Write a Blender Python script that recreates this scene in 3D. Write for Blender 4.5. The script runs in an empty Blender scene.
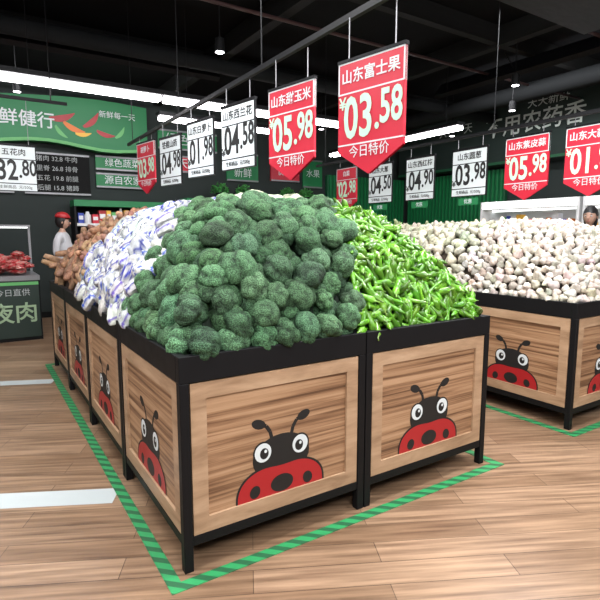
import bpy, bmesh, math, random
import numpy as np
from mathutils import Vector, Matrix, Euler, noise
random.seed(7); rng=np.random.default_rng(7)
S=bpy.context.scene
COL=S.collection
try:
    S.view_settings.view_transform='Standard'
except Exception as e: print(e)

# ---------------------------------------------------------------- materials
MATS={}
def mat(name,col,rough=0.5,metal=0.0,emit=None,es=0.0,spec=None):
    if name in MATS: return MATS[name]
    m=bpy.data.materials.new(name); m.use_nodes=True
    b=m.node_tree.nodes['Principled BSDF']
    b.inputs['Base Color'].default_value=(*col,1); b.inputs['Roughness'].default_value=rough
    b.inputs['Metallic'].default_value=metal
    if spec is not None: b.inputs['Specular IOR Level'].default_value=spec
    if emit: b.inputs['Emission Color'].default_value=(*emit,1); b.inputs['Emission Strength'].default_value=es
    nt=m.node_tree; n=nt.nodes.new('ShaderNodeTexNoise'); n.inputs['Scale'].default_value=14
    mr=nt.nodes.new('ShaderNodeMapRange'); mr.inputs['To Min'].default_value=max(0,rough-0.06); mr.inputs['To Max'].default_value=min(1,rough+0.06)
    nt.links.new(n.outputs['Fac'],mr.inputs['Value']); nt.links.new(mr.outputs['Result'],b.inputs['Roughness'])
    MATS[name]=m; return m
def ramp(nt,stops):
    r=nt.nodes.new('ShaderNodeValToRGB'); e=r.color_ramp.elements
    while len(e)<len(stops): e.new(0.5)
    for i,(p,c) in enumerate(stops): e[i].position=p; e[i].color=(*c,1)
    return r
def wood(name,stops,scale,rough=0.45):
    m=bpy.data.materials.new(name); m.use_nodes=True; nt=m.node_tree; L=nt.links; b=nt.nodes['Principled BSDF']
    tc=nt.nodes.new('ShaderNodeTexCoord'); mp=nt.nodes.new('ShaderNodeMapping'); mp.inputs['Scale'].default_value=scale
    oi=nt.nodes.new('ShaderNodeObjectInfo'); ad=nt.nodes.new('ShaderNodeVectorMath'); ad.operation='ADD'
    sc=nt.nodes.new('ShaderNodeMath'); sc.operation='MULTIPLY'; sc.inputs[1].default_value=37
    L.new(oi.outputs['Random'],sc.inputs[0]); L.new(tc.outputs['Object'],ad.inputs[0]); L.new(sc.outputs[0],ad.inputs[1])
    L.new(ad.outputs[0],mp.inputs['Vector'])
    n=nt.nodes.new('ShaderNodeTexNoise'); n.inputs['Scale'].default_value=1; n.inputs['Detail'].default_value=7; n.inputs['Roughness'].default_value=0.62; n.inputs['Distortion'].default_value=0.4
    L.new(mp.outputs[0],n.inputs['Vector'])
    r=ramp(nt,stops); L.new(n.outputs['Fac'],r.inputs[0]); L.new(r.outputs[0],b.inputs['Base Color'])
    b.inputs['Roughness'].default_value=rough; return m
M_PANEL=wood('wood_panel_laminate',[(0.36,(0.11,0.052,0.025)),(0.45,(0.24,0.125,0.064)),(0.53,(0.36,0.205,0.11)),(0.64,(0.46,0.28,0.16))],(0.8,1,38))
M_PFRAME=wood('wood_panel_frame',[(0.35,(0.29,0.175,0.1)),(0.52,(0.41,0.26,0.155)),(0.68,(0.49,0.325,0.205))],(3,3,16))
M_BLACK=mat('black_powdercoat_steel',(0.006,0.006,0.007),0.5,spec=0.2)
M_BLK2=mat('matt_black',(0.008,0.008,0.008),0.8,spec=0.2)
M_WHITE=mat('white_plastic',(0.7,0.7,0.7),0.4)
M_SIGNW=mat('sign_white',(0.66,0.71,0.72),0.5)
M_MINT=mat('price_digit_mint',(0.5,0.78,0.58),0.5)
M_RED=mat('sign_red',(0.55,0.012,0.035),0.45)
M_LRED=mat('ladybug_red',(0.38,0.012,0.016),0.45)
M_GREEN=mat('sign_green',(0.008,0.18,0.055),0.5)
M_GREEND=mat('dark_green_panel',(0.008,0.09,0.035),0.5)
M_GREENL=mat('light_green',(0.12,0.42,0.13),0.5)
M_INK=mat('black_ink',(0.008,0.008,0.008),0.6)
M_YEL=mat('yellow',(0.8,0.45,0.05),0.5)
M_ORG=mat('orange',(0.7,0.18,0.03),0.5)
M_BLUE=mat('blue_print',(0.02,0.05,0.35),0.4)
M_GREY=mat('grey_metal',(0.25,0.25,0.26),0.4,0.5)
M_TXTG=mat('pale_grey_letters',(0.6,0.66,0.62),0.5)
M_TUBE=mat('fluorescent_tube',(1,1,1),0.5,emit=(1,0.96,0.99),es=12)
M_LED=mat('fridge_led',(1,1,1),0.5,emit=(0.95,1,0.98),es=3)

def obj(name,me,parent=None,loc=(0,0,0),rot=(0,0,0)):
    o=bpy.data.objects.new(name,me); COL.objects.link(o); o.location=loc; o.rotation_euler=rot
    if parent: o.parent=parent
    return o
def empty(name,loc=(0,0,0),rot=(0,0,0)):
    o=bpy.data.objects.new(name,None); COL.objects.link(o); o.location=loc; o.rotation_euler=rot; o.empty_display_size=0.1; return o
class MB:
    def __init__(s): s.v=[];s.f=[];s.m=[];s.mats=[]
    def mi(s,m):
        if m not in s.mats: s.mats.append(m)
        return s.mats.index(m)
    def box(s,x0,x1,y0,y1,z0,z1,m):
        b=len(s.v); s.v+=[(x0,y0,z0),(x1,y0,z0),(x1,y1,z0),(x0,y1,z0),(x0,y0,z1),(x1,y0,z1),(x1,y1,z1),(x0,y1,z1)]
        for f in [(0,3,2,1),(4,5,6,7),(0,1,5,4),(1,2,6,5),(2,3,7,6),(3,0,4,7)]:
            s.f.append(tuple(b+i for i in f)); s.m.append(s.mi(m))
    def poly(s,pts,m):
        b=len(s.v); s.v+=list(pts); s.f.append(tuple(range(b,b+len(pts)))); s.m.append(s.mi(m))
    def cyl(s,p0,p1,r0,r1,m,n=12,cap=True):
        p0=Vector(p0);p1=Vector(p1); d=(p1-p0).normalized(); a=d.orthogonal().normalized(); c=d.cross(a)
        b=len(s.v)
        for p,r in((p0,r0),(p1,r1)):
            for i in range(n):
                t=2*math.pi*i/n; s.v.append(tuple(p+(a*math.cos(t)+c*math.sin(t))*r))
        k=s.mi(m)
        for i in range(n):
            j=(i+1)%n; s.f.append((b+i,b+j,b+n+j,b+n+i)); s.m.append(k)
        if cap:
            s.f.append(tuple(b+n-1-i for i in range(n))); s.m.append(k)
            s.f.append(tuple(b+n+i for i in range(n))); s.m.append(k)
    def ball(s,c,r,m,nu=12,nv=8,sc=(1,1,1),fn=None):
        b=len(s.v);k=s.mi(m)
        for j in range(nv+1):
            ph=math.pi*j/nv
            for i in range(nu):
                t=2*math.pi*i/nu
                p=[math.sin(ph)*math.cos(t),math.sin(ph)*math.sin(t),math.cos(ph)]
                if fn: p=fn(p)
                s.v.append((c[0]+r*sc[0]*p[0],c[1]+r*sc[1]*p[1],c[2]+r*sc[2]*p[2]))
        for j in range(nv):
            for i in range(nu):
                i2=(i+1)%nu; s.f.append((b+j*nu+i,b+(j+1)*nu+i,b+(j+1)*nu+i2,b+j*nu+i2)); s.m.append(k)
    def mesh(s,name,smooth=False,bevel=0):
        me=bpy.data.meshes.new(name); me.from_pydata(s.v,[],s.f)
        for m in s.mats: me.materials.append(m)
        me.polygons.foreach_set('material_index',s.m)
        if smooth: me.polygons.foreach_set('use_smooth',[True]*len(s.f))
        me.update(); return me
    def make(s,name,parent=None,loc=(0,0,0),rot=(0,0,0),smooth=False,bevel=0):
        o=obj(name,s.mesh(name,smooth),parent,loc,rot)
        if bevel:
            md=o.modifiers.new('bevel','BEVEL'); md.width=bevel; md.segments=2; md.limit_method='ANGLE'
        return o
R90=math.pi/2
def text(body,size,loc,m,parent,name='lettering',sx=1.0,rot=(R90,0,0),bold=0.0,align='CENTER'):
    c=bpy.data.curves.new(name,'FONT'); c.body=body; c.size=size; c.align_x=align; c.align_y='CENTER'; c.extrude=0.0008; c.offset=bold
    c.materials.append(m); c.resolution_u=3
    o=bpy.data.objects.new(name,c); COL.objects.link(o); o.parent=parent; o.location=loc; o.rotation_euler=rot; o.scale=(sx,1,1); return o

# ---------------------------------------------------------------- camera
cd=bpy.data.cameras.new('camera'); cam=bpy.data.objects.new('camera',cd); COL.objects.link(cam)
cam.location=(0,0,1.4); cam.rotation_euler=(math.radians(90-7.46),0,math.radians(-32.75))
cd.sensor_width=36; cd.lens=30.24; cd.clip_start=0.05; S.camera=cam

# ---------------------------------------------------------------- room
XL,XR,YF,YB,ZC=-5.0,9.2,-4.0,9.4,3.95
def floor_material():
    m=bpy.data.materials.new('wood_plank_floor'); m.use_nodes=True; nt=m.node_tree; L=nt.links; b=nt.nodes['Principled BSDF']
    tc=nt.nodes.new('ShaderNodeTexCoord'); mp=nt.nodes.new('ShaderNodeMapping'); mp.inputs['Rotation'].default_value=(0,0,math.radians(27))
    L.new(tc.outputs['Object'],mp.inputs['Vector'])
    br=nt.nodes.new('ShaderNodeTexBrick'); br.inputs['Scale'].default_value=1; br.inputs['Brick Width'].default_value=1.1; br.inputs['Row Height'].default_value=0.14
    br.inputs['Mortar Size'].default_value=0.002; br.inputs['Color1'].default_value=(0.25,0.155,0.093,1); br.inputs['Color2'].default_value=(0.37,0.245,0.157,1); br.inputs['Mortar'].default_value=(0.13,0.08,0.05,1)
    L.new(mp.outputs[0],br.inputs['Vector'])
    m2=nt.nodes.new('ShaderNodeMapping'); m2.inputs['Scale'].default_value=(1.2,22,1); L.new(mp.outputs[0],m2.inputs['Vector'])
    n=nt.nodes.new('ShaderNodeTexNoise'); n.inputs['Scale'].default_value=1.5; n.inputs['Detail'].default_value=6; L.new(m2.outputs[0],n.inputs['Vector'])
    r=ramp(nt,[(0.3,(0.45,0.4,0.37)),(0.7,(1.15,1.13,1.1))]); L.new(n.outputs['Fac'],r.inputs[0])
    mx=nt.nodes.new('ShaderNodeMix'); mx.data_type='RGBA'; mx.blend_type='MULTIPLY'; mx.inputs[0].default_value=1
    L.new(br.outputs['Color'],mx.inputs[6]); L.new(r.outputs[0],mx.inputs[7]); L.new(mx.outputs[2],b.inputs['Base Color'])
    b.inputs['Roughness'].default_value=0.3; return m
mb=MB(); mb.box(XL,XR,YF,YB,-0.1,0,floor_material()); mb.make('floor')
mb=MB(); mb.box(XL,XR,YF,YB,ZC,ZC+0.1,mat('ceiling_black',(0.006,0.006,0.007),0.95,spec=0.1)); mb.make('ceiling')
MW=mat('wall_dark',(0.018,0.026,0.024),0.8)
mb=MB(); mb.box(XL,XR,YB,YB+0.1,0,ZC,MW); mb.make('wall_back')
mb=MB(); mb.box(XL-0.1,XL,YF,YB,0,ZC,MW); mb.make('wall_left')
mb=MB(); mb.box(XR,XR+0.1,YF,YB,0,ZC,MW); mb.make('wall_right')
mb=MB(); mb.box(XL,XR,YB-0.02,YB,0,0.1,M_BLK2); mb.make('baseboard_back')

mb=MB()
def stripe(p,q,w,m):
    p=Vector(p);q=Vector(q); d=(q-p).normalized(); nrm=Vector((-d.y,d.x))*w/2
    a=[p-nrm,q-nrm,q+nrm,p+nrm]; mb.poly([(t.x,t.y,0.002) for t in a],m)
M_STR=mat('white_floor_stripe',(0.5,0.55,0.55),0.4)  # plain pale colour for the flat floor stripes
stripe((-0.9,3.43),(0.55,2.69),0.16,M_STR); stripe((-1.9,6.3),(0.55,5.22),0.15,M_STR)
mb.make('white_floor_stripes')

mt=bpy.data.materials.new('green_hazard_tape'); mt.use_nodes=True; nt=mt.node_tree
wv=nt.nodes.new('ShaderNodeTexWave'); wv.bands_direction='DIAGONAL'; wv.inputs['Scale'].default_value=7
tc=nt.nodes.new('ShaderNodeTexCoord'); nt.links.new(tc.outputs['Object'],wv.inputs['Vector'])
rp=ramp(nt,[(0.35,(0.025,0.12,0.05)),(0.55,(0.035,0.3,0.1))]); nt.links.new(wv.outputs['Fac'],rp.inputs[0]); nt.links.new(rp.outputs[0],nt.nodes['Principled BSDF'].inputs['Base Color'])
nt.nodes['Principled BSDF'].inputs['Roughness'].default_value=0.4
def tape(x0,x1,y0,y1,w=0.055):
    mb=MB(); z0,z1=0.0,0.003
    mb.box(x0-w,x1+w,y0-w,y0,z0,z1,mt); mb.box(x0-w,x1+w,y1,y1+w,z0,z1,mt)
    mb.box(x0-w,x0,y0,y1,z0,z1,mt); mb.box(x1,x1+w,y0,y1,z0,z1,mt); mb.make('green_floor_tape')

# ---------------------------------------------------------------- ladybug panel
def ell(cx,cz,rx,rz,y,n=28,a0=0,a1=2*math.pi,rot=0):
    pts=[]
    full=abs(a1-a0-2*math.pi)<1e-6
    k=n if full else n+1
    for i in range(k):
        t=a0+(a1-a0)*i/n; x=rx*math.cos(t); z=rz*math.sin(t)
        pts.append((cx+x*math.cos(rot)-z*math.sin(rot),y,cz+x*math.sin(rot)+z*math.cos(rot)))
    return pts
def panel_meshes(w,h):
    mb=MB(); fw=0.068
    mb.box(-w/2+fw,w/2-fw,0.008,0.02,fw,h-fw,M_PANEL); inner=mb.mesh('inner_board')
    mb=MB()
    mb.box(-w/2,w/2,-0.004,0.02,0,fw,M_PFRAME); mb.box(-w/2,w/2,-0.004,0.02,h-fw,h,M_PFRAME)
    mb.box(-w/2,-w/2+fw,-0.004,0.02,fw,h-fw,M_PFRAME); mb.box(w/2-fw,w/2,-0.004,0.02,fw,h-fw,M_PFRAME)
    fr=mb.mesh('panel_frame')
    mb=MB(); z=fw
    y=0.0075
    for s in(-1,1):
        pr=[(s*0.05,z+0.26),(s*0.06,z+0.30),(s*0.08,z+0.33),(s*0.115,z+0.345)]
        for i in range(3):
            (xa,za),(xb,zb)=pr[i],pr[i+1]; dx,dz=xb-xa,zb-za; l=math.hypot(dx,dz); nx,nz=-dz/l*0.009,dx/l*0.009
            mb.poly([(xa-nx,y,za-nz),(xb-nx,y,zb-nz),(xb+nx,y,zb+nz),(xa+nx,y,za+nz)],M_INK)
        mb.poly(ell(s*0.118,z+0.345,0.036,0.022,y-0.0004,rot=s*0.35),M_INK)
    mb.poly(ell(0,z+0.175,0.15,0.105,y-0.0008),M_INK)
    def body(ex,yy,m):
        pts=[]
        for i in range(33):
            t=math.pi*i/32; x=(0.225+ex)*math.cos(t); r=(0.15+ex)*(math.sin(t)**0.75)
            r-= 0.02*math.exp(-(x/0.09)**2)
            pts.append((x,yy,z+max(r,0)))
        mb.poly(pts,m)
    body(0.01,y-0.0012,M_INK); body(0,y-0.0016,M_LRED)
    mb.poly(ell(0,z+0.045,0.06,0.042,y-0.002),M_INK)
    for s in(-1,1): mb.poly(ell(s*0.14,z+0.035,0.026,0.03,y-0.002,rot=s*0.4),M_INK)
    for s in(-1,1):
        mb.poly(ell(s*0.098,z+0.21,0.05,0.052,y-0.0020),M_INK)
        mb.poly(ell(s*0.098,z+0.21,0.042,0.044,y-0.0024),M_SIGNW)
        mb.poly(ell(s*0.092,z+0.205,0.022,0.026,y-0.0028),M_INK)
        mb.poly(ell(s*0.092+0.007,z+0.215,0.007,0.008,y-0.0032),M_SIGNW)
    bug=mb.mesh('ladybug_decal')
    return inner,fr,bug
H=0.92; PB=0.155; PH=0.65
def stand(x0,x1,y0,y1,sides,ms):
    e=empty('wooden_display_stand',(x0,y0,0)); W=x1-x0;D=y1-y0; t=0.04
    mb=MB()
    for lx in(0,W-t):
        for ly in(0,D-t): mb.box(lx,lx+t,ly,ly+t,0.0,H-0.11,M_BLACK)
    mb.box(0,W,0,t,H-0.11,H,M_BLACK); mb.box(0,W,D-t,D,H-0.11,H,M_BLACK)
    mb.box(0,t,t,D-t,H-0.11,H,M_BLACK); mb.box(W-t,W,t,D-t,H-0.11,H,M_BLACK)
    for z in((PB-0.045),):
        mb.box(t,W-t,0.004,t-0.006,z,z+0.042,M_BLACK); mb.box(t,W-t,D-t+0.006,D-0.004,z,z+0.042,M_BLACK)
        mb.box(0.004,t-0.006,t,D-t,z,z+0.042,M_BLACK); mb.box(W-t+0.006,W-0.004,t,D-t,z,z+0.042,M_BLACK)
    mb.box(t,W-t,t,D-t,H-0.09,H-0.07,M_BLACK)
    mb.make('steel_frame',e,bevel=0.003)
    for sd in sides:
        if sd=='F': L,loc,rz=W,(W/2,0.008,PB),0
        if sd=='B': L,loc,rz=W,(W/2,D-0.008,PB),math.pi
        if sd=='L': L,loc,rz=D,(0.008,D/2,PB),-R90
        if sd=='R': L,loc,rz=D,(W-0.008,D/2,PB),R90
        key=round(L,3)
        if key not in ms: ms[key]=panel_meshes(L-2*t-0.01,PH)
        for me,nm in zip(ms[key],('inner_board','panel_frame','ladybug_decal')):
            obj(nm,me,e,loc,(0,0,rz))
PM={}
I1=(0.64,2.55,1.87,5.87); I2=(3.50,5.41,1.87,5.87)
for (x0,x1,y0,y1) in (I1,I2):
    xm=(x0+x1)/2
    for j in range(4):
        for i,(a,b) in enumerate(((x0,xm-0.003),(xm+0.003,x1))):
            sides=('L' if i==0 else 'R')+('F' if j==0 else '')+('B' if j==3 else '')
            stand(a,b,y0+j+0.003,y0+j+1-0.003,sides,PM)
    tape(x0-0.03,x1+0.03,y0-0.03,y1+0.03)

# ---------------------------------------------------------------- produce
def pmat(name,rough,bump=None,bscale=60,bstr=0.4,sss=0,dark=0.5,vor=False,spec=0.5):
    m=bpy.data.materials.new(name); m.use_nodes=True; nt=m.node_tree;L=nt.links;b=nt.nodes['Principled BSDF']
    at=nt.nodes.new('ShaderNodeAttribute'); at.attribute_name='tint'
    tc=nt.nodes.new('ShaderNodeTexCoord')
    n=nt.nodes.new('ShaderNodeTexVoronoi' if vor else 'ShaderNodeTexNoise'); n.inputs['Scale'].default_value=bscale; L.new(tc.outputs['Object'],n.inputs['Vector'])
    mr=nt.nodes.new('ShaderNodeMapRange'); out='Distance' if vor else 'Fac'
    L.new(n.outputs[out],mr.inputs['Value'])
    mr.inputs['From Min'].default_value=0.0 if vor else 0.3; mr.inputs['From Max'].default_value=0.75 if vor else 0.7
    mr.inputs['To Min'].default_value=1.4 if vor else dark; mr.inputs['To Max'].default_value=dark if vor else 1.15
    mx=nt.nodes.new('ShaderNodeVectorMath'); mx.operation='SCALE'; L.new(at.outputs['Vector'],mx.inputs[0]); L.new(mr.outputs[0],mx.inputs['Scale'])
    L.new(mx.outputs[0],b.inputs['Base Color']); b.inputs['Roughness'].default_value=rough; b.inputs['Specular IOR Level'].default_value=spec
    bp=nt.nodes.new('ShaderNodeBump'); bp.inputs['Strength'].default_value=bstr; bp.inputs['Distance'].default_value=0.004
    if vor: bp.invert=True
    L.new(n.outputs[out],bp.inputs['Height']); L.new(bp.outputs[0],b.inputs['Normal'])
    return m
def ico(sub):
    bm=bmesh.new(); bmesh.ops.create_icosphere(bm,subdivisions=sub,radius=1)
    v=np.array([x.co[:] for x in bm.verts]); f=np.array([[q.index for q in x.verts] for x in bm.faces]); bm.free(); return v,f
def fib(n,j=0.25):
    i=np.arange(n)+.5; z=1-2*i/n; t=math.pi*(1+5**.5)*i; r=np.sqrt(1-z*z); d=np.c_[r*np.cos(t),r*np.sin(t),z]+rng.normal(size=(n,3))*j/np.sqrt(n)*2
    return d/np.linalg.norm(d,axis=1)[:,None]
def broc(sub=4,R=0.085,colr=(0.1,0.17,0.1),stem=(0.2,0.32,0.12),l1=34,l2=420,lobe=0.09):
    v,f=ico(sub)
    L1=fib(l1,0.5); L2=fib(l2)
    a1=np.arccos(np.clip((v@L1.T).max(1),-1,1)); a2=np.arccos(np.clip((v@L2.T).max(1),-1,1))
    w1=2.1/math.sqrt(l1); w2=2.1/math.sqrt(l2)
    b1=np.sqrt(np.clip(1-(a1/w1)**2,0,1)); b2=np.sqrt(np.clip(1-(a2/w2)**2,0,1))
    r=R*(0.95-lobe+lobe*b1+0.05*b2)
    p=v*r[:,None]; p[:,2]*=0.85
    k=np.clip((-v[:,2]-0.15)/0.35,0,1)
    p[:,0]*=1-0.72*k; p[:,1]*=1-0.72*k; p[:,2]-=0.35*R*k
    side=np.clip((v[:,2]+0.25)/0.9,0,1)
    c=np.array(colr)[None]*((0.2+0.55*b1+0.4*b2)*(0.4+0.75*side))[:,None]  # shade painted into the tint: darker between lobes and toward the base
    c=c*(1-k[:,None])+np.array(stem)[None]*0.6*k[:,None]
    return p,f,c
def tube(L,prof,bend,colf,n=8,tw=0):
    R=11; vs=[];cs=[];fs=[]
    for i in range(R):
        t=i/(R-1); x=(t-0.5)*L; z=-bend*((t-0.5)*2)**2*L; r=prof(t)
        for j in range(n):
            a=2*math.pi*j/n+tw*t; vs.append((x,r*math.cos(a),z+r*math.sin(a))); cs.append(colf(t,j))
    for i in range(R-1):
        for j in range(n):
            a,b=i*n+j,i*n+(j+1)%n; c,d=a+n,b+n; fs+= [(a,c,b),(b,c,d)]
    vs.append((-L/2,0,-bend*L)); cs.append(colf(0,0)); k=len(vs)-1
    for j in range(n): fs.append((k,j,(j+1)%n))
    vs.append((L/2,0,-bend*L)); cs.append(colf(1,0)); k=len(vs)-1; o=(R-1)*n
    for j in range(n): fs.append((k,o+(j+1)%n,o+j))
    return np.array(vs),np.array(fs)[:,::-1].copy(),np.array(cs)
def garlic(R=0.032,base=(0.52,0.47,0.4)):
    v,f=ico(3); a=np.arctan2(v[:,1],v[:,0]); h=v[:,2]
    r=R*(1+0.09*np.cos(8*a)*np.sqrt(1-h*h))
    p=v*r[:,None]; p[:,2]*=0.82
    k=np.clip((h-0.75)/0.25,0,1); p[:,2]+=R*0.8*k**1.3
    k2=np.clip((-h-0.8)/0.2,0,1); 
    c=np.array(base)[None]*np.ones((len(v),1)); streak=(0.5+0.5*np.cos(16*a+1))[:,None]
    c=c*(1-0.35*streak)+np.array((0.38,0.28,0.27))[None]*0.35*streak
    c=c*(1-k2[:,None])+np.array((0.2,0.13,0.08))[None]*k2[:,None]
    return p,f,c
def bag(seed,pc=(0.05,0.06,0.38)):
    v,f=ico(4); p=v.copy(); L,W,Hh=0.17,0.095,0.055
    ex=np.sign(v)*np.abs(v)**0.75
    lump=0.85+0.15*np.abs(np.cos(ex[:,1]*math.pi*1.45))
    p[:,0]=ex[:,0]*L; p[:,1]=ex[:,1]*W; p[:,2]=ex[:,2]*Hh*lump
    t=np.clip((np.abs(ex[:,0])-0.8)/0.2,0,1); p[:,2]*=1-0.8*t; p[:,1]*=1+0.12*t
    wr=np.array([noise.noise(Vector((a[0]*3+seed,a[1]*9,a[2]*3))) for a in v]); p[:,2]+=wr*0.008
    nz=np.array([noise.noise(Vector((a[0]*7+seed*3,a[1]*14,0))) for a in ex])
    c=np.tile(np.array((0.55,0.56,0.54)),(len(v),1))
    c[np.abs(ex[:,1])>0.93]=(0.4,0.42,0.43)
    pr=(np.abs(ex[:,0])<0.45)&(nz>0.07); c[pr]=pc
    pr=(np.abs(ex[:,0])>0.78)&(np.abs(ex[:,0])<0.86); c[pr]=np.array(pc)*1.5
    return p,f,c
def bigmesh(name,parts,m,parent=None):
    V=[];F=[];C=[];o=0
    for v,f,c in parts: V.append(v);F.append(f+o);C.append(c);o+=len(v)
    V=np.concatenate(V).astype(np.float32);F=np.concatenate(F).astype(np.int32);C=np.concatenate(C)
    me=bpy.data.meshes.new(name); me.vertices.add(len(V)); me.vertices.foreach_set('co',V.ravel())
    me.loops.add(F.size); me.loops.foreach_set('vertex_index',F.ravel())
    me.polygons.add(len(F)); me.polygons.foreach_set('loop_start',np.arange(0,F.size,3,dtype=np.int32))
    try: me.polygons.foreach_set('loop_total',np.full(len(F),3,dtype=np.int32))
    except Exception: pass
    me.polygons.foreach_set('use_smooth',np.ones(len(F),dtype=bool))
    at=me.attributes.new('tint','FLOAT_COLOR','POINT'); at.data.foreach_set('color',np.c_[C,np.ones(len(C))].astype(np.float32).ravel())
    me.materials.append(m); me.update(calc_edges=True); me.validate(); return obj(name,me,parent)
def mound(I,hm,ramp_d=0.72,off=0.05,ex=0.75):
    x0,x1,y0,y1=I
    def h(x,y):
        dx=min(x-x0,x1-x)-off; dy=min(y-y0,y1-y)-off
        if dx<=0 or dy<=0: return 0.0
        a=min(1,dx/ramp_d); b=min(1,dy/ramp_d)
        s=lambda t: math.sin(t*R90)**ex
        return hm(x,y)*min(1,(s(a)**-4+s(b)**-4-1)**(-1/4)) if a>1e-4 and b>1e-4 else 0.0
    return h
def frame(nrm,tan=None,spin=None):
    n=Vector(nrm).normalized()
    if tan is None:
        t=n.orthogonal().normalized(); t=Matrix.Rotation(random.uniform(0,6.283),3,n)@t
    else:
        t=(Vector(tan)-n*Vector(tan).dot(n)).normalized()
    b=n.cross(t); return np.array([[t.x,b.x,n.x],[t.y,b.y,n.y],[t.z,b.z,n.z]])
def scatter(h,region,bbox,sp,tmpls,lift,jit=0.0,mode='normal',tries=12000,scl=(0.9,1.15),tintv=0.15,zb=0.87,tandir=None,lj=0.1,gain=1.0):
    parts=[]; x0,x1,y0,y1=bbox; g={}
    for it in range(tries):
        x=random.uniform(x0,x1);y=random.uniform(y0,y1)
        if it%4==0:   # extra samples along the steep outer rim
            if random.random()<0.5: x=x0+random.random()**2*0.15 if random.random()<0.5 else x1-random.random()**2*0.15
            else: y=y0+random.random()**2*0.15 if random.random()<0.5 else y1-random.random()**2*0.15
        if not region(x,y): continue
        z=zb+h(x,y)
        k=(int(x/sp),int(y/sp),int(z/sp)); ok=True
        for a in(-1,0,1):
            for b in(-1,0,1):
                for c in(-1,0,1):
                    for q in g.get((k[0]+a,k[1]+b,k[2]+c),()):
                        if (q[0]-x)**2+(q[1]-y)**2+(q[2]-z)**2<sp*sp: ok=False;break
                    if not ok:break
                if not ok:break
            if not ok:break
        if not ok: continue
        g.setdefault(k,[]).append((x,y,z))
        e=0.03
        n=Vector((-(h(x+e,y)-h(x-e,y))/(2*e),-(h(x,y+e)-h(x,y-e))/(2*e),1)); 
        if n.length>2.2: n=Vector((n.x*2/n.length,n.y*2/n.length,1))
        n.normalize()
        v,f,c=random.choice(tmpls); s=random.uniform(*scl)
        nn=(n+Vector((random.gauss(0,jit),random.gauss(0,jit),random.gauss(0,jit)))).normalized()
        if mode=='normal': Mx=frame(nn)
        else:
            a=random.gauss(0,0.45); td=Vector(tandir(x,y)); td=Matrix.Rotation(a,3,'Z')@td
            Mx=frame(nn,td)
        P=(v*s)@Mx.T+np.array((x,y,z))+np.array(nn)*(lift+random.uniform(-lj,lj)*sp)
        lo=P[:,2].min()
        if lo<0.87: P[:,2]+=0.87-lo
        tv=1+rng.normal()*tintv; hue=1+rng.normal(size=3)*tintv*0.25
        parts.append((P,f,c*max(0.55,tv)*hue*gain))
    print(len(parts)); return parts
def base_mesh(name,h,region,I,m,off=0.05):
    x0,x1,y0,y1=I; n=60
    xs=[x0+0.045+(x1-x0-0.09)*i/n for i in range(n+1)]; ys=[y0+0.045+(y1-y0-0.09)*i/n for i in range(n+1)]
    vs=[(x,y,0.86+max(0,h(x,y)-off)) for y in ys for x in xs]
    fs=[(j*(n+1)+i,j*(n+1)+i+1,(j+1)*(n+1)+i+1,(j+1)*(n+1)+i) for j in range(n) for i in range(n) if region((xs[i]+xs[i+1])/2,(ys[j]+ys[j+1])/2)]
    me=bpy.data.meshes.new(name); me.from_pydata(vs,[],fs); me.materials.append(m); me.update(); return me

def hm1(x,y):
    if y<2.95:
        return 0.62 if x<1.8 else 0.63
    return 0.64-0.03*(y-2.95)
h1=mound(I1,hm1,0.56); h2=mound(I2,lambda x,y:0.58-0.03*max(0,y-3),0.76)
xb=lambda y:1.595+0.42*max(0,min(1.0,y-1.95))
ys_b=2.80
rb=lambda x,y: x<xb(y) and y<ys_b+ (0.25 if x>1.0 else 0)
rp_=lambda x,y: x>=xb(y) and y<2.95
# broccoli: an under layer filling the gaps plus the visible top layer
MBROC=pmat('broccoli_florets',0.7,bscale=170,bstr=1.0,dark=0.35,vor=True,spec=0.25)
bc=(0.1,0.215,0.1); bs=(0.16,0.3,0.09)
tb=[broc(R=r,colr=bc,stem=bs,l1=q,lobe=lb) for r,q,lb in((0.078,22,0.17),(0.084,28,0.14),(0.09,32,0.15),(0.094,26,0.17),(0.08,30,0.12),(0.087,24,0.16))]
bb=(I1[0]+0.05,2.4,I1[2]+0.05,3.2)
parts=scatter(h1,rb,bb,0.1,tb,-0.05,0.3,scl=(0.8,1.0),tintv=0.15,zb=0.925,gain=0.6)  # lower heads get a dimmed tint, painting in the shade of the gaps
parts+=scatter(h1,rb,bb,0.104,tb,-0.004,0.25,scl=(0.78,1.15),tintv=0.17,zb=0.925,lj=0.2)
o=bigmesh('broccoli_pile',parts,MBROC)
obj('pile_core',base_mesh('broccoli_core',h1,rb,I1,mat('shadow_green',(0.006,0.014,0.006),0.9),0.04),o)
# peppers
def pp(b,L=0.15,r=0.017):
    def prof(t):
        if t<0.14: return 0.0035
        if t<0.16: return 0.008
        u=(t-0.16)/0.84; return r*(1-u**2.2)**0.6*(0.85+0.15*math.sin(u*9))+0.001
    return tube(L,prof,b,lambda t,j:(0.16,0.28,0.06) if t<0.15 else ((0.115,0.3,0.022) if j%2 else (0.08,0.23,0.016)))
MPEP=pmat('green_chilli_pepper_skin',0.22,bscale=25,bstr=0.15,dark=0.5)
tp=[pp(0.05),pp(0.12),pp(-0.06,0.17),pp(0.2,0.14,0.019)]
parts=scatter(h1,rp_,(1.62,I1[1]-0.05,I1[2]+0.05,3.1),0.031,tp,0.0,0.35,mode='normal',tries=22000,scl=(0.85,1.25),tintv=0.28,zb=0.915)
o=bigmesh('green_pepper_pile',parts,MPEP)
obj('pile_core',base_mesh('pepper_core',h1,rp_,I1,mat('shadow_green2',(0.006,0.022,0.003),0.9),0.02),o)
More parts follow.
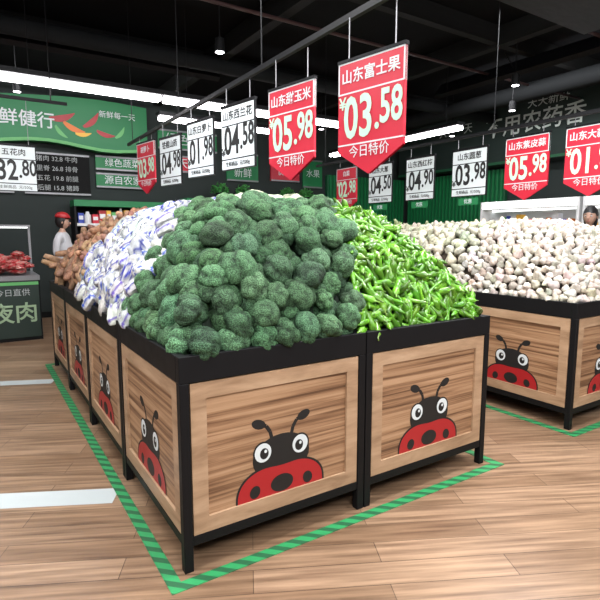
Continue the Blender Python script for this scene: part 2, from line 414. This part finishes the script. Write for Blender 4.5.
# daikon in bags
def dprof(t): return 0.045*max(0.02,(1-abs(2*t-1)**4))**0.5
dw=lambda t,j:(0.54,0.55,0.5)
td=[tube(0.28,dprof,0.04,dw,n=10),bag(3.3,(0.05,0.05,0.2)),bag(1),bag(2.7,(0.1,0.07,0.28)),bag(5.1,(0.06,0.07,0.25)),bag(7.7,(0.04,0.08,0.35))]
MDK=pmat('daikon_in_film',0.18,bscale=30,bstr=0.8,dark=0.6)
rd=lambda x,y: x<1.6 and ((not rb(x,y)) and y>=ys_b) and y<4.3
parts=scatter(h1,rd,(I1[0]+0.06,1.6,2.75,4.4),0.095,td,0.01,0.25,mode='tan',tandir=lambda x,y:(0.6,1,0.0),scl=(0.75,1.0),tintv=0.12,zb=0.92)
o=bigmesh('bagged_daikon_pile',parts,MDK)
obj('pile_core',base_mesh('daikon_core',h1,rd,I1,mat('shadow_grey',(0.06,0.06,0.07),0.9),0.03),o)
# yams
def cprof(t): return 0.034*(0.25+0.75*math.sin(math.pi*min(1,t*0.9+0.12))**0.7)
tcx=[tube(0.36,cprof,0.05,lambda t,j:(0.34,0.17,0.09)),tube(0.42,cprof,0.08,lambda t,j:(0.4,0.23,0.125)),tube(0.32,cprof,-0.05,lambda t,j:(0.26,0.13,0.08))]
MCR=pmat('earthy_root_skin',0.7,bscale=40,bstr=0.6,dark=0.6)
rc=lambda x,y: x<1.6 and y>=4.3
parts=scatter(h1,rc,(I1[0]+0.09,1.6,4.3,I1[3]-0.1),0.055,tcx,0.0,0.25,mode='tan',tandir=lambda x,y:(0.5,1,0),tintv=0.2,zb=0.93)
o=bigmesh('yam_root_pile',parts,MCR)
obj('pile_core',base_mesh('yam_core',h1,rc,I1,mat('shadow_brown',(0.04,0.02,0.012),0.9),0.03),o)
# cauliflower
tcb=[broc(3,0.1,(0.6,0.62,0.45),(0.45,0.48,0.35)),broc(3,0.09,(0.62,0.62,0.48),(0.45,0.5,0.35))]
MCB=pmat('pale_cabbage_leaf',0.5,bscale=25,bstr=0.6,dark=0.8)
rcb=lambda x,y: x>=1.6 and y>=2.95 
parts=scatter(h1,lambda x,y: rcb(x,y) and not rb(x,y),(1.6,I1[1]-0.12,2.95,I1[3]-0.12),0.14,tcb,0.02,0.2,zb=0.95)
o=bigmesh('cauliflower_pile',parts,MCB)
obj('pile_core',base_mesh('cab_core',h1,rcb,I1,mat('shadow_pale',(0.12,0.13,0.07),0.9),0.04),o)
# garlic on island two
MGA=pmat('garlic_skin',0.6,bscale=45,bstr=0.3,dark=0.75)
tg=[garlic(0.032,(0.56,0.51,0.43)),garlic(0.036,(0.5,0.45,0.37)),garlic(0.03,(0.6,0.56,0.48))]
rg=lambda x,y: y<3.0
parts=scatter(h2,rg,(I2[0]+0.05,I2[1]-0.05,I2[2]+0.05,3.0),0.052,tg,0.0,0.8,tries=28000,tintv=0.18,zb=0.915)
o=bigmesh('garlic_pile',parts,MGA)
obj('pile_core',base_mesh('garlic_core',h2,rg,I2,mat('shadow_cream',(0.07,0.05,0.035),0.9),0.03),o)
tgb=[broc(3,0.055,(0.6,0.59,0.42),(0.4,0.38,0.22)),garlic(0.05,(0.56,0.52,0.4)),broc(3,0.06,(0.58,0.57,0.42),(0.3,0.38,0.2))]
rg2=lambda x,y: 3.0<=y<4.4
parts=scatter(h2,rg2,(I2[0]+0.08,I2[1]-0.08,3.0,4.4),0.085,tgb,0.0,0.4,tintv=0.16,zb=0.915)
o=bigmesh('white_onion_pile',parts,MGA)
obj('pile_core',base_mesh('onion_core',h2,rg2,I2,mat('shadow_cream',(0.07,0.05,0.035),0.9),0.03),o)
rg3=lambda x,y: y>=4.4
tl=[tube(0.34,lambda t:0.03*math.sin(math.pi*(0.08+0.85*t))**0.6,0.08,lambda t,j:(0.5,0.52,0.33) if t<0.45 else (0.15,0.3,0.08)),tube(0.3,lambda t:0.03*math.sin(math.pi*(0.08+0.85*t))**0.6,0.03,lambda t,j:(0.4,0.48,0.25) if t<0.3 else (0.2,0.33,0.08))]
parts=scatter(h2,rg3,(I2[0]+0.15,I2[1]-0.15,4.4,I2[3]-0.18),0.06,tl,0.0,0.3,mode='tan',tandir=lambda x,y:(1,0.3,0),zb=0.93)
o=bigmesh('leek_pile',parts,MCB)
obj('pile_core',base_mesh('leek_core',h2,rg3,I2,mat('shadow_pale',(0.12,0.13,0.07),0.9),0.04),o)

# ---------------------------------------------------------------- hanging price signs
def sign(x,y,z,rz,kind,price,head,zr,tag=False,w=0.46,sc=0.87):
    e=empty('hanging_price_sign',(x,y,z),(0,0,rz)); e.scale=(sc,1,sc); mb=MB(); w2=w/2
    if kind=='w':
        mb.box(-w2,w2,-0.008,0.008,-0.25,0.25,M_BLACK)
        mb.box(-w2+0.008,w2-0.008,-0.0095,0.0095,0.105,0.242,M_SIGNW)
        mb.box(-w2+0.008,w2-0.008,-0.0095,0.0095,-0.16,0.095,M_SIGNW)
        mb.box(-w2+0.008,w2-0.008,-0.0095,0.0095,-0.242,-0.17,M_SIGNW)
        ci=M_INK; ch=M_INK
    else:
        mb.box(-w2,w2,-0.008,0.008,-0.2,0.28,M_RED)
        mb.poly([(-w2,-0.008,-0.2),(0,-0.008,-0.33),(w2,-0.008,-0.2)],M_RED)
        mb.poly([(w2,0.008,-0.2),(0,0.008,-0.33),(-w2,0.008,-0.2)],M_RED)
        mb.box(-w2,w2,-0.0092,0.0092,0.112,0.12,M_SIGNW); mb.box(-w2,w2,-0.0092,0.0092,-0.165,-0.157,M_SIGNW)
        mb.box(-w2,-w2+0.008,-0.0092,0.0092,0.12,0.28,M_SIGNW); mb.box(w2-0.008,w2,-0.0092,0.0092,0.12,0.28,M_SIGNW); mb.box(-w2,w2,-0.0092,0.0092,0.272,0.28,M_SIGNW)
        ci=M_MINT; ch=M_SIGNW
    top=0.25 if kind=='w' else 0.28
    mb.box(-w2-0.005,w2+0.005,-0.012,0.012,top,top+0.018,M_BLACK)
    for s in(-1,1): mb.cyl((s*w2*0.7,0,top+0.018),(s*w2*0.7,0,(zr-z)/sc-0.001),0.003,0.003,M_GREY,6)
    if tag:
        mb.box(-0.002,0.002,-0.002,0.002,-0.30,-0.25,M_BLACK)
        mb.box(-0.13,0.13,-0.004,0.004,-0.345,-0.27,M_GREEN)
    mb.make('board',e)
    yy=-0.0112
    text(head,0.08,(0,yy,0.173 if kind=='w' else 0.197),ch,e,'header_lettering',bold=0.001)
    a,b=price.split('.')
    zc=-0.03
    text(a,0.31,(-0.075,yy,zc),ci,e,'price_digits',sx=0.68,bold=0.006)
    text('.',0.3,(0.055,yy,zc+0.02),ci,e,'price_point',sx=0.8)
    text(b,0.24,(0.145,yy,zc+0.03),ci,e,'price_digits_small',sx=0.62,bold=0.005)
    text('¥',0.09,(-w2+0.035,yy,zc-0.08 if kind=='w' else zc+0.09),M_INK if kind=='w' else M_MINT,e,'currency',bold=0.001)
    text('今日特价' if kind!='w' else '生鲜商品  元/500g',0.07 if kind!='w' else 0.042,(0,yy,-0.207),M_SIGNW if kind!='w' else M_INK,e,'footer_lettering')
    if tag: text('优惠',0.055,(0,-0.0055,-0.308),M_SIGNW,e,'tag_lettering')
ra=math.radians(-80); rbb=-R90
ZA=2.42; ZB=2.30
rowA=[(1.88,'r','03.58','山东富士果',1.97),(2.58,'r','05.98','山东甜玉米',2.0),(3.28,'w','04.58','山东西兰花',2.07),(3.97,'w','01.98','山东白萝卜',2.08),(4.71,'w','04.98','铁棍山药',2.07),(5.50,'r','03.98','胡萝卜',2.11)]
for y,k,p,hd,z in rowA: sign(1.6,y,z,ra,k,p,hd,ZA,w=0.45)
rowB=[(2.12,'r','01.98','山东大蒜头'),(2.66,'r','05.98','山东紫皮蒜'),(3.25,'w','03.98','山东圆葱'),(3.88,'w','04.90','山东西红柿'),(4.50,'w','04.50','山东大葱'),(5.13,'r','02.98','白菜')]
for y,k,p,hd in rowB: sign(4.0,y,1.975,rbb,k,p,hd,ZB,tag=(k=='w'),w=0.46)
sign(0.39,5.8,2.04,0,'w','32.80','五花肉',2.7,w=0.44,sc=0.88)
def rail(name,x,y0,y1,z):
    e=MB(); e.box(x-0.012,x+0.012,y0,y1,z,z+0.03,M_BLACK)
    for i in range(4):
        y=y0+0.2+(y1-y0-0.4)*i/3; e.cyl((x,y,z+0.03),(x,y,ZC),0.004,0.004,M_BLACK,6)
    e.make(name)
rail('sign_hanging_rail',1.6,1.2,6.2,ZA); rail('sign_hanging_rail',4.0,1.5,5.8,ZB)
mb=MB(); mb.box(-0.6,0.9,5.79,5.81,2.7,2.73,M_BLACK); mb.cyl((-0.4,5.8,2.73),(-0.4,5.8,ZC),0.006,0.006,M_BLACK,6); mb.cyl((0.75,5.8,2.73),(0.75,5.8,ZC),0.006,0.006,M_BLACK,6); mb.make('sign_hanging_rail')

# ---------------------------------------------------------------- ceiling lights
def strip(p0,p1,z=3.0,n=1):
    p0=Vector(p0);p1=Vector(p1); d=(p1-p0); L=d.length; a=math.atan2(d.y,d.x)
    mb=MB(); mb.box(0,L,-0.09,0.09,0.025,0.075,M_BLACK)
    k=max(1,round(L/1.5))
    for i in range(k):
        for s in (-0.045,0.045): mb.cyl((i*L/k+0.03,s,-0.006),((i+1)*L/k-0.03,s,-0.006),0.032,0.032,M_TUBE,8)
        mb.cyl((i*L/k+0.3,0,0.07),(i*L/k+0.3,0,ZC-z),0.004,0.004,M_BLACK,6)
    mb.make('linear_ceiling_light',None,(p0.x,p0.y,z),(0,0,a))
strip((-3,5.9),(5.2,5.9),2.93); strip((6.3,5.3),(6.3,8.6),3.0)
strip((-3,8.3),(0.2,8.3),3.5); strip((2.4,7.6),(5.0,7.6),3.1); strip((-3,3.0),(1.8,3.0),3.1); strip((-3,0.2),(6,0.2),3.1)
def panel_light(x,y,sx,sy,en,z=3.35,tilt=(0,0,0),colr=(0.97,0.985,1.0)):
    mb=MB(); mb.box(-sx/2-0.03,sx/2+0.03,-sy/2-0.03,sy/2+0.03,0.01,0.08,M_BLACK); mb.cyl((0,0,0.08),(0,0,ZC-z-0.02),0.008,0.008,M_BLACK,6)
    e=mb.make('ceiling_and_fill_panel',None,(x,y,z),tilt)
    l=bpy.data.lights.new('lamp','AREA'); l.shape='RECTANGLE'; l.size=sx; l.size_y=sy; l.energy=en; l.color=colr
    lo=bpy.data.objects.new('lamp',l); COL.objects.link(lo); lo.parent=e
panel_light(0.2,3.2,1.6,0.6,110); panel_light(2.2,1.6,1.6,0.5,125); panel_light(4.4,2.6,1.6,0.6,115)
panel_light(0.2,-1.2,2.4,1.0,130,3.2,(math.radians(35),0,0)); panel_light(-1.6,1.2,1.0,2.0,85,3.2,(0,math.radians(-35),0))
panel_light(3.5,-1.0,2.0,1.0,90,3.2,(math.radians(30),0,0))
panel_light(1.5,6.9,3.0,0.2,50,3.6,(math.radians(50),0,0)); panel_light(6.4,4.5,0.2,2.6,60,3.6,(0,math.radians(-50),0))  # fill panels added to brighten the back and right walls
w=bpy.data.worlds.new('world'); S.world=w; w.use_nodes=True; w.node_tree.nodes['Background'].inputs[0].default_value=(0.8,0.85,0.9,1); w.node_tree.nodes['Background'].inputs[1].default_value=0.35

# ceiling services
mb=MB()
for x in(-2.5,0.2,2.9,5.6,8.2): mb.box(x,x+0.12,YF,YB,ZC-0.25,ZC-0.02,M_BLK2)
for y in(1.5,4.2,7.0): mb.box(XL,XR,y,y+0.1,ZC-0.22,ZC-0.01,M_BLK2)
mb.make('ceiling_beams')
mb=MB(); md=mat('duct_black',(0.012,0.013,0.014),0.8,0.0,spec=0.15)
mb.cyl((XL,6.6,3.65),(XR,6.6,3.65),0.1,0.1,md,20); mb.cyl((7.4,YF,3.6),(7.4,YB,3.6),0.12,0.12,md,20)
for y in(3.3,4.9,8.7): mb.cyl((XL,y,3.66),(XR,y,3.66),0.02,0.02,mat('sprinkler_pipe',(0.05,0.02,0.02),0.6),8)
mb.make('ceiling_ducts',smooth=True)
def spot(x,y,z=3.2,on=True):
    mb=MB(); mb.cyl((0,0,0.0),(0,0,0.13),0.05,0.045,M_BLACK,14); mb.cyl((0,0,-0.004),(0,0,0.0),0.042,0.042,M_TUBE if on else M_GREY,14)
    mb.cyl((0,0,0.13),(0,0,ZC-z),0.006,0.006,M_BLACK,6); mb.make('ceiling_spotlight',None,(x,y,z))
for p in((5.7,4.0),(6.8,4.8),(5.2,7.4),(0.6,7.6),(7.6,6.6),(2.2,4.9)): spot(*p)

# ---------------------------------------------------------------- back wall: green fascia and boards
e=empty('green_fascia_sign',(0,9.2,0)); mb=MB()
pts=[]
for i in range(25):
    t=i/24; x=-3.6+6.3*t; pts.append((x,3.55+0.06*math.sin(t*9)))
low=[(x,2.82+0.05*math.sin(i*0.8)) for i,(x,_) in enumerate(pts)]
for i in range(24):
    (xa,za),(xb_,zb_)=pts[i],pts[i+1]; (_,la),(_,lb)=low[i],low[i+1]
    mb.poly([(xa,-0.03,la),(xb_,-0.03,lb),(xb_,-0.03,zb_),(xa,-0.03,za)],M_GREEN)
    mb.poly([(xa,-0.03,za),(xb_,-0.03,zb_),(xb_,0.15,zb_),(xa,0.15,za)],M_GREEN)
    mb.poly([(xa,-0.03,la-0.0),(xa,0.15,la),(xb_,0.15,lb),(xb_,-0.03,lb)],M_GREEN)
    mb.poly([(xa,-0.034,la),(xb_,-0.034,lb),(xb_,-0.034,lb+0.05),(xa,-0.034,la+0.05)],M_GREENL)
mb.make('board',e)
mu=MB()
def chilli(cx,cz,s,a,m):
    P=[]
    for i in range(9):
        t=i/8; x=(t-0.5)*s; r=s*0.13*math.sin(math.pi*(0.15+0.8*t)); P.append((x,0.4*s*(t-0.5)**2,r))
    up=[(x,z+r) for x,z,r in P]; dn=[(x,z-r) for x,z,r in P][::-1]
    q=[(cx+x*math.cos(a)-z*math.sin(a),-0.04,cz+x*math.sin(a)+z*math.cos(a)) for x,z in up+dn]
    mu.poly(q[::-1],m)
for cx,cz,s,a,m in((1.35,3.25,0.4,0.3,M_LRED),(1.5,3.1,0.35,-0.4,M_ORG),(1.8,3.25,0.35,0.8,M_LRED),(1.65,3.02,0.25,0.1,M_YEL),(2.0,3.05,0.3,-0.2,M_LRED),(2.25,3.1,0.25,0.9,M_GREENL),(1.3,3.02,0.25,-0.8,M_GREENL)): chilli(cx,cz,s,a,m)
mu.make('vegetable_artwork',e)
text('鲜健行',0.26,(0.84,-0.045,3.17),M_SIGNW,e,'fascia_lettering',bold=0.003); text('鲜在农家',0.24,(-1.6,-0.045,3.15),M_SIGNW,e,'fascia_lettering')
text('新鲜每一天',0.12,(2.2,-0.045,3.38),M_SIGNW,e,'fascia_lettering')
def board(x0,x1,z0,z1,y,lines,bg,fg,nm,hs=0.1):
    e=empty(nm,((x0+x1)/2,y,(z0+z1)/2)); mb=MB(); w=(x1-x0)/2;h=(z1-z0)/2; mb.box(-w,w,0,0.04,-h,h,bg); mb.box(-w,w,-0.01,0.0,h-0.03,h,M_GREY); mb.box(-w,w,-0.01,0.0,-h,-h+0.03,M_GREY); mb.make('board',e)
    n=len(lines)
    for i,t in enumerate(lines): text(t,hs,(0,-0.012,h-(i+0.65)*(2*h)/(n+0.3)),fg,e,'lettering')
MG2=mat('chalk_lettering',(0.4,0.42,0.42),0.8)
YW=YB-0.045
board(0.75,1.75,2.05,2.72,YW,['猪肉 32.8 牛肉','里脊 26.8 排骨','五花 19.8 前腿','后腿 15.8 猪蹄'],M_BLK2,MG2,'menu_board')
board(-0.6,0.6,2.05,2.72,YW,['放心肉 每日鲜','猪肉 32.8 牛肉','里脊 26.8 排骨'],M_BLK2,MG2,'menu_board')
board(1.85,2.75,2.2,2.45,YW,['源自农家'],M_GREEN,M_SIGNW,'green_notice_board',0.16)
board(1.85,2.75,2.5,2.74,YW,['绿色蔬菜'],M_GREEN,M_SIGNW,'green_notice_board',0.15)
board(3.0,4.0,2.55,2.85,YW,['天天低价'],M_RED,M_SIGNW,'red_notice_board',0.2)
board(2.95,4.1,2.95,3.3,YW,['绿色生鲜'],M_GREEN,M_SIGNW,'green_notice_board',0.22)
board(4.3,5.0,2.45,3.0,YW,['特惠','新鲜'],M_GREEN,M_SIGNW,'green_notice_board',0.2)
board(5.3,6.0,2.5,2.9,YW,['促销'],M_RED,M_SIGNW,'red_notice_board',0.2)
board(6.1,6.6,2.4,3.0,YW,['水果'],M_GREEN,M_SIGNW,'green_notice_board',0.18)
def shelf_unit(x0,x1,y,ht,nm='grocery_shelf',depth=0.4):
    e=empty(nm,(x0,y,0)); W=x1-x0; mb=MB()
    mb.box(0,W,depth-0.03,depth,0,ht,M_BLK2); mb.box(0,0.03,0,depth,0,ht,M_BLACK); mb.box(W-0.03,W,0,depth,0,ht,M_BLACK); mb.box(0,W,0,depth,ht,ht+0.1,M_GREEN)
    zs=[0.1+i*0.36 for i in range(int((ht-0.2)/0.36)+1)]
    cols=[M_RED,M_YEL,M_GREENL,M_WHITE,M_ORG,M_BLUE,M_GREEN,M_LRED]
    for z in zs:
        mb.box(0.03,W-0.03,0,depth-0.03,z,z+0.025,M_GREY); mb.box(0.03,W-0.03,-0.005,0.0,z-0.01,z+0.035,M_WHITE)
        x=0.06
        while x<W-0.15:
            ww=random.uniform(0.06,0.12); hh=random.uniform(0.15,0.28); m=random.choice(cols)
            if random.random()<0.5:
                mb.cyl((x+ww/2,0.1,z+0.025),(x+ww/2,0.1,z+0.025+hh*0.75),ww/2,ww/2,m,10); mb.cyl((x+ww/2,0.1,z+0.025+hh*0.75),(x+ww/2,0.1,z+0.025+hh),ww/3,ww/5,M_WHITE,10)
            else: mb.box(x,x+ww,0.04,0.16,z+0.025,z+0.025+hh,m); mb.box(x+0.01,x+ww-0.01,0.038,0.04,z+0.025+hh*0.4,z+0.025+hh*0.75,M_WHITE)
            x+=ww+0.01
    mb.make('shelving',e)
shelf_unit(1.4,3.2,8.9,1.85); shelf_unit(3.3,5.1,8.9,1.95); shelf_unit(5.2,6.5,8.9,1.95)
def plant(x,y,z,s):
    e=empty('potted_ivy_plant',(x,y,z)); mb=MB(); mb.cyl((0,0,0),(0,0,0.14*s),0.07*s,0.1*s,M_BLK2,14); mb.make('pot',e)
    mb=MB(); mg=mat('ivy_leaf',(0.05,0.25,0.05),0.5)
    for i in range(130):
        d=Vector((random.gauss(0,1),random.gauss(0,0.5),abs(random.gauss(0,1)))).normalized()*random.uniform(0.08,0.22)*s; c=d+Vector((0,0,0.15*s))
        a=Vector((random.gauss(0,1),random.gauss(0,1),random.gauss(0,1))).normalized()*0.05*s; b=a.orthogonal().normalized()*0.028*s
        mb.poly([tuple(c-a),tuple(c+b),tuple(c+a),tuple(c-b)],mg)
    mb.make('leaves',e)
for x in(4.0,4.5,5.5,5.95): plant(x,9.02,2.05,0.85)

mb=MB()
mb.box(6.7,XR-0.16,9.3,9.37,0,2.7,M_GREEND)
for i in range(23): x=6.75+i*0.1; mb.box(x,x+0.045,9.26,9.3,0,2.7,M_GREEN)
mb.make('green_slatted_cladding')
mb=MB()
mb.box(XR-0.08,XR-0.01,6.5,9.24,0,2.7,M_GREEND)
for i in range(27): y=6.55+i*0.1; mb.box(XR-0.12,XR-0.08,y,y+0.045,0,2.7,M_GREEN)
mb.make('green_slatted_cladding')
e=empty('wall_fascia_lettering',(XR-0.45,6.0,3.3),(0,0,-R90)); mb=MB()
mb.box(-3.2,3.3,0,0.44,-0.55,0.6,mat('bulkhead_dark',(0.01,0.022,0.018),0.7)); mb.box(-3.2,3.3,-0.01,0,-0.55,-0.5,M_GREEND); mb.box(2.0,3.3,-0.06,-0.01,-0.3,0.4,M_GREEN); mb.make('bulkhead',e)
text('不用农药香',0.4,(0.25,-0.02,0.12),M_TXTG,e,'letters',bold=0.004); text('天天新鲜',0.2,(0.55,-0.02,0.46),M_TXTG,e,'letters')
text('只卖一天',0.22,(-1.5,-0.02,0.25),M_TXTG,e,'letters'); text('农',0.5,(2.5,-0.065,0.05),M_SIGNW,e,'letters')

# ---------------------------------------------------------------- refrigerated display cases on right
def fridge(y0,L):
    e=empty('open_refrigerated_case',(XR-0.95,y0+L,0),(0,0,-R90)); mb=MB(); D=0.8
    mb.box(0,L,D-0.06,D,0,2.0,M_WHITE); mb.box(0,0.05,0,D-0.06,0,2.0,M_WHITE); mb.box(L-0.05,L,0,D-0.06,0,2.0,M_WHITE)
    mb.box(0.05,L-0.05,0,D-0.06,0,0.45,M_WHITE); mb.box(0.05,L-0.05,0,D-0.06,1.85,2.0,M_WHITE); mb.box(0.05,L-0.05,-0.012,0.0,1.87,1.98,M_LED)
    cols=[M_RED,M_YEL,M_GREENL,M_WHITE,M_WHITE,M_ORG,M_BLUE,M_GREEN]
    for z in(0.45,0.8,1.15,1.5):
        mb.box(0.05,L-0.05,0.12,D-0.06,z,z+0.02,M_WHITE); mb.box(0.05,L-0.05,0.10,0.12,z-0.01,z+0.04,M_WHITE)
        x=0.08
        while x<L-0.2:
            ww=random.uniform(0.07,0.13);hh=random.uniform(0.12,0.24); mb.box(x,x+ww,0.2,0.35,z+0.02,z+0.02+hh,random.choice(cols)); mb.cyl((x+ww/2,0.17,z+0.02),(x+ww/2,0.17,z+0.02+hh*0.6),ww*0.25,ww*0.2,random.choice(cols),8); x+=ww+0.015
    mb.box(0.05,L-0.05,0.3,0.34,1.82,1.85,M_LED)
    mb.make('case',e)
for i in range(3): fridge(0.6+i*1.95,1.9)

# ---------------------------------------------------------------- meat counter left
e=empty('meat_counter',(-2.3,7.45,0)); mb=MB(); W=3.0
mb.box(0,W,0.03,1.0,0,0.8,M_BLACK); mb.box(0.02,W-0.02,0,0.03,0.05,0.82,mat('counter_poster_black',(0.01,0.025,0.018),0.5)); mb.box(0,W,-0.01,1.0,0.8,0.86,M_GREY)
mb.box(0.02,W-0.02,-0.004,0,0.74,0.78,M_GREENL)
for s in(0.0,W-0.03): mb.box(s,s+0.03,0.9,0.93,0.86,1.5,M_GREY)
mb.box(0,W,0.85,0.98,1.5,1.53,M_GREY); mb.box(0.03,W-0.03,0.9,0.93,1.485,1.5,M_LED)
mb.make('counter',e)
text('夜肉',0.28,(2.68,-0.008,0.36),mat('pale_green_letters',(0.3,0.42,0.26),0.5),e,'poster_lettering',bold=0.004); text('不卖隔',0.28,(1.95,-0.008,0.36),MATS['pale_green_letters'],e,'poster_lettering',bold=0.004)
text('正宗土猪肉  今日直供',0.1,(2.4,-0.008,0.64),MG2,e,'poster_lettering')
mm=pmat('fresh_meat',0.35,bscale=30,bstr=0.5,dark=0.6)
v,f=ico(3); tm=[]
for q in range(4):
    r=np.array([0.85+0.35*noise.noise(Vector(p*2+q*5)) for p in v]); p=v*r[:,None]*np.array((0.13,0.09,0.045)); nz=np.array([noise.noise(Vector(a*4+q)) for a in v]); c=np.where((nz>0.15)[:,None],np.array((0.6,0.36,0.3)),np.array((0.45,0.02,0.025))); tm.append((p,f,c))
parts=[]
for i in range(190):
    x=-2.3+0.12+2.76*random.random(); yy=random.uniform(0.1,0.78); v_,f_,c_=random.choice(tm); a=random.uniform(0,6.28); ca,sa=math.cos(a),math.sin(a)
    P=v_@np.array([[ca,sa,0],[-sa,ca,0],[0,0,1]])+np.array((x,7.45+yy,0.91+0.35*yy*random.random()+random.choice((0,0.05)))); parts.append((P,f_,c_))
bigmesh('meat_cuts',parts,mm)
# ---------------------------------------------------------------- people
def skinmesh(vs,es,rad,sub=1,root=0):
    me=bpy.data.meshes.new('tmp'); me.from_pydata(vs,es,[]); o=bpy.data.objects.new('tmp',me); COL.objects.link(o)
    o.modifiers.new('s','SKIN'); 
    if not me.skin_vertices: 
        bpy.context.view_layer.objects.active=o
        bm=bmesh.new(); bm.from_mesh(me); bm.verts.layers.skin.verify(); bm.to_mesh(me); bm.free()
    for i,r in enumerate(rad): me.skin_vertices[0].data[i].radius=(r,r); me.skin_vertices[0].data[i].use_root=(i==root)
    sb=o.modifiers.new('b','SUBSURF'); sb.levels=sub; sb.render_levels=sub
    dg=bpy.context.evaluated_depsgraph_get(); r=bpy.data.meshes.new_from_object(o.evaluated_get(dg)); bpy.data.objects.remove(o); return r
def person(name,loc,rz,shirt,pants,skin,hairc,cap=None,longhair=False,k=1.0,turn=0.0):
    e=empty(name,loc,(0,0,rz)); e.scale=(k,k,k)
    vs=[(0,0,.95),(0,0,1.08),(0,-.01,1.27),(0,0,1.42),(0,-.005,1.5),(0,-.015,1.56)]; rd_=[.14,.135,.155,.1,.054,.05]; es=[(0,1),(1,2),(2,3),(3,4),(4,5)]
    for s in(-1,1):
        b=len(vs); vs+=[(s*.17,0,1.385),(s*.225,.02,1.14),(s*.17,-.2,1.03)]; rd_+=[.072,.055,.034]; es+=[(3,b),(b,b+1),(b+1,b+2)]
        b=len(vs); vs+=[(s*.09,0,.86),(s*.1,-.015,.5),(s*.1,.02,.1),(s*.105,-.13,.04)]; rd_+=[.092,.06,.042,.038]; es+=[(0,b),(b,b+1),(b+1,b+2),(b+2,b+3)]
    me=skinmesh(vs,es,rd_,2); 
    for m in (shirt,pants,skin,M_BLACK): me.materials.append(m)
    for v in me.vertices:
        if v.co.z>.9 and abs(v.co.x)<.2 and v.co.y>-.13: v.co.y*=.8
        if v.co.z<0.006: v.co.z=0.0
    for p in me.polygons:
        c=p.center; p.use_smooth=True
        p.material_index=2 if (c.z>1.485 or (c.y<-.165 and c.z>0.9)) else (0 if c.z>.8 else (1 if c.z>.1 else 3))
    obj('body',me,e)
    for s in(-1,1):
        w=Vector((s*.17,-.2,1.03)); d=Vector((-s*.15,-.95,-.1)).normalized(); side=Vector((-s,0,0)); 
        vs=[tuple(w),tuple(w+d*.05),tuple(w+d*.085)]; es=[(0,1),(1,2)]; r=[.026,.034,.034]
        hm=skinmesh(vs,es,r,1); hm.materials.append(skin); obj('palm',hm,e)
        for q,(off,ln) in enumerate(((.027,.07),(.009,.08),(-.009,.075),(-.026,.06))):
            p=w+d*.08+side*off; a=p+d*ln*.5+Vector((0,0,-.01)); b=a+(d+Vector((0,0,-.9))).normalized()*ln*.5
            fm=skinmesh([tuple(p),tuple(a),tuple(b)],[(0,1),(1,2)],[.0095,.0085,.0075],1); fm.materials.append(skin); obj('finger_%d'%(q+1),fm,e)
        p=w+d*.03+side*.025; a=p+(side+d*.8).normalized()*.04; b=a+d*.03
        fm=skinmesh([tuple(p),tuple(a),tuple(b)],[(0,1),(1,2)],[.011,.0095,.008],1); fm.materials.append(skin); obj('thumb',fm,e)
    he=bpy.data.objects.new('head',None); COL.objects.link(he); he.parent=e; he.location=(0,-.02,1.65); he.rotation_euler=(0.1,0,turn); 
    mb=MB()
    def hf(p):
        x,y,z=p
        if z<0: x*=1-.32*z*z-.1*abs(z); y=y*(1-.12*abs(z)) - .08*abs(z)
        return (x,y,z)
    mb.ball((0,0,0),.1,skin,20,16,(.78,.95,1.18),hf)
    mb.ball((0,-.098,-.015),.014,skin,8,6,(.8,1.1,1.5)); 
    for s in(-1,1):
        mb.ball((s*.078,.005,-.01),.02,skin,8,6,(.35,.8,1.3)); mb.ball((s*.03,-.083,.008),.0125,M_SIGNW,10,8,(1.1,.6,.7)); mb.ball((s*.03,-.0895,.008),.006,M_INK,8,6)
        mb.box(s*.03-.014,s*.03+.014,-.093,-.085,.027,.031,hairc)
    mb.ball((0,-.087,-.055),.02,mat('lips',(0.4,0.12,0.1),0.5),10,6,(1.1,.5,.3))
    obj('face',mb.mesh('face',True),he)
    mb=MB()
    def hairf(p):
        x,y,z=p
        lim=.25 if y<-.35 else (-.55 if not longhair else -1.6)
        if z<lim and y<-.35: z=lim
        if longhair and z<-.1 and y>-.35: return (x*.95,y*.9+.1,z*1.9)
        return (x,y,z)
    mb.ball((0,.012,.012),.108,hairc,20,14,(.8,.95,1.13),hairf); obj('hair',mb.mesh('hair',True),he)
    if cap:
        mb=MB(); mb.ball((0,.008,.06),.112,cap,20,12,(.84,1,.8),lambda p:(p[0],p[1],max(p[2],-.05)))
        mb.poly([( .085*math.cos(t),-.06-.1*math.sin(t),.055) for t in [math.pi*i/12 for i in range(13)]],cap)
        mb.poly([( .085*math.cos(t),-.06-.1*math.sin(t),.062) for t in [math.pi*i/12 for i in range(13)]],cap)
        obj('cap',mb.mesh('cap',True),he)
SK=mat('skin',(0.5,0.3,0.22),0.5); HR=mat('dark_hair',(0.012,0.01,0.01),0.5)
person('shop_assistant',(1.12,8.3,0),math.radians(60),mat('white_uniform',(0.5,0.5,0.52),0.7),mat('dark_trousers',(0.02,0.02,0.03),0.8),SK,HR,cap=M_LRED,k=0.96,turn=0.3)
person('shopper',(6.42,3.36,0),math.radians(-60),mat('dark_jacket',(0.02,0.02,0.025),0.7),mat('denim',(0.03,0.05,0.1),0.8),SK,HR,longhair=True,k=0.98,turn=-0.3)
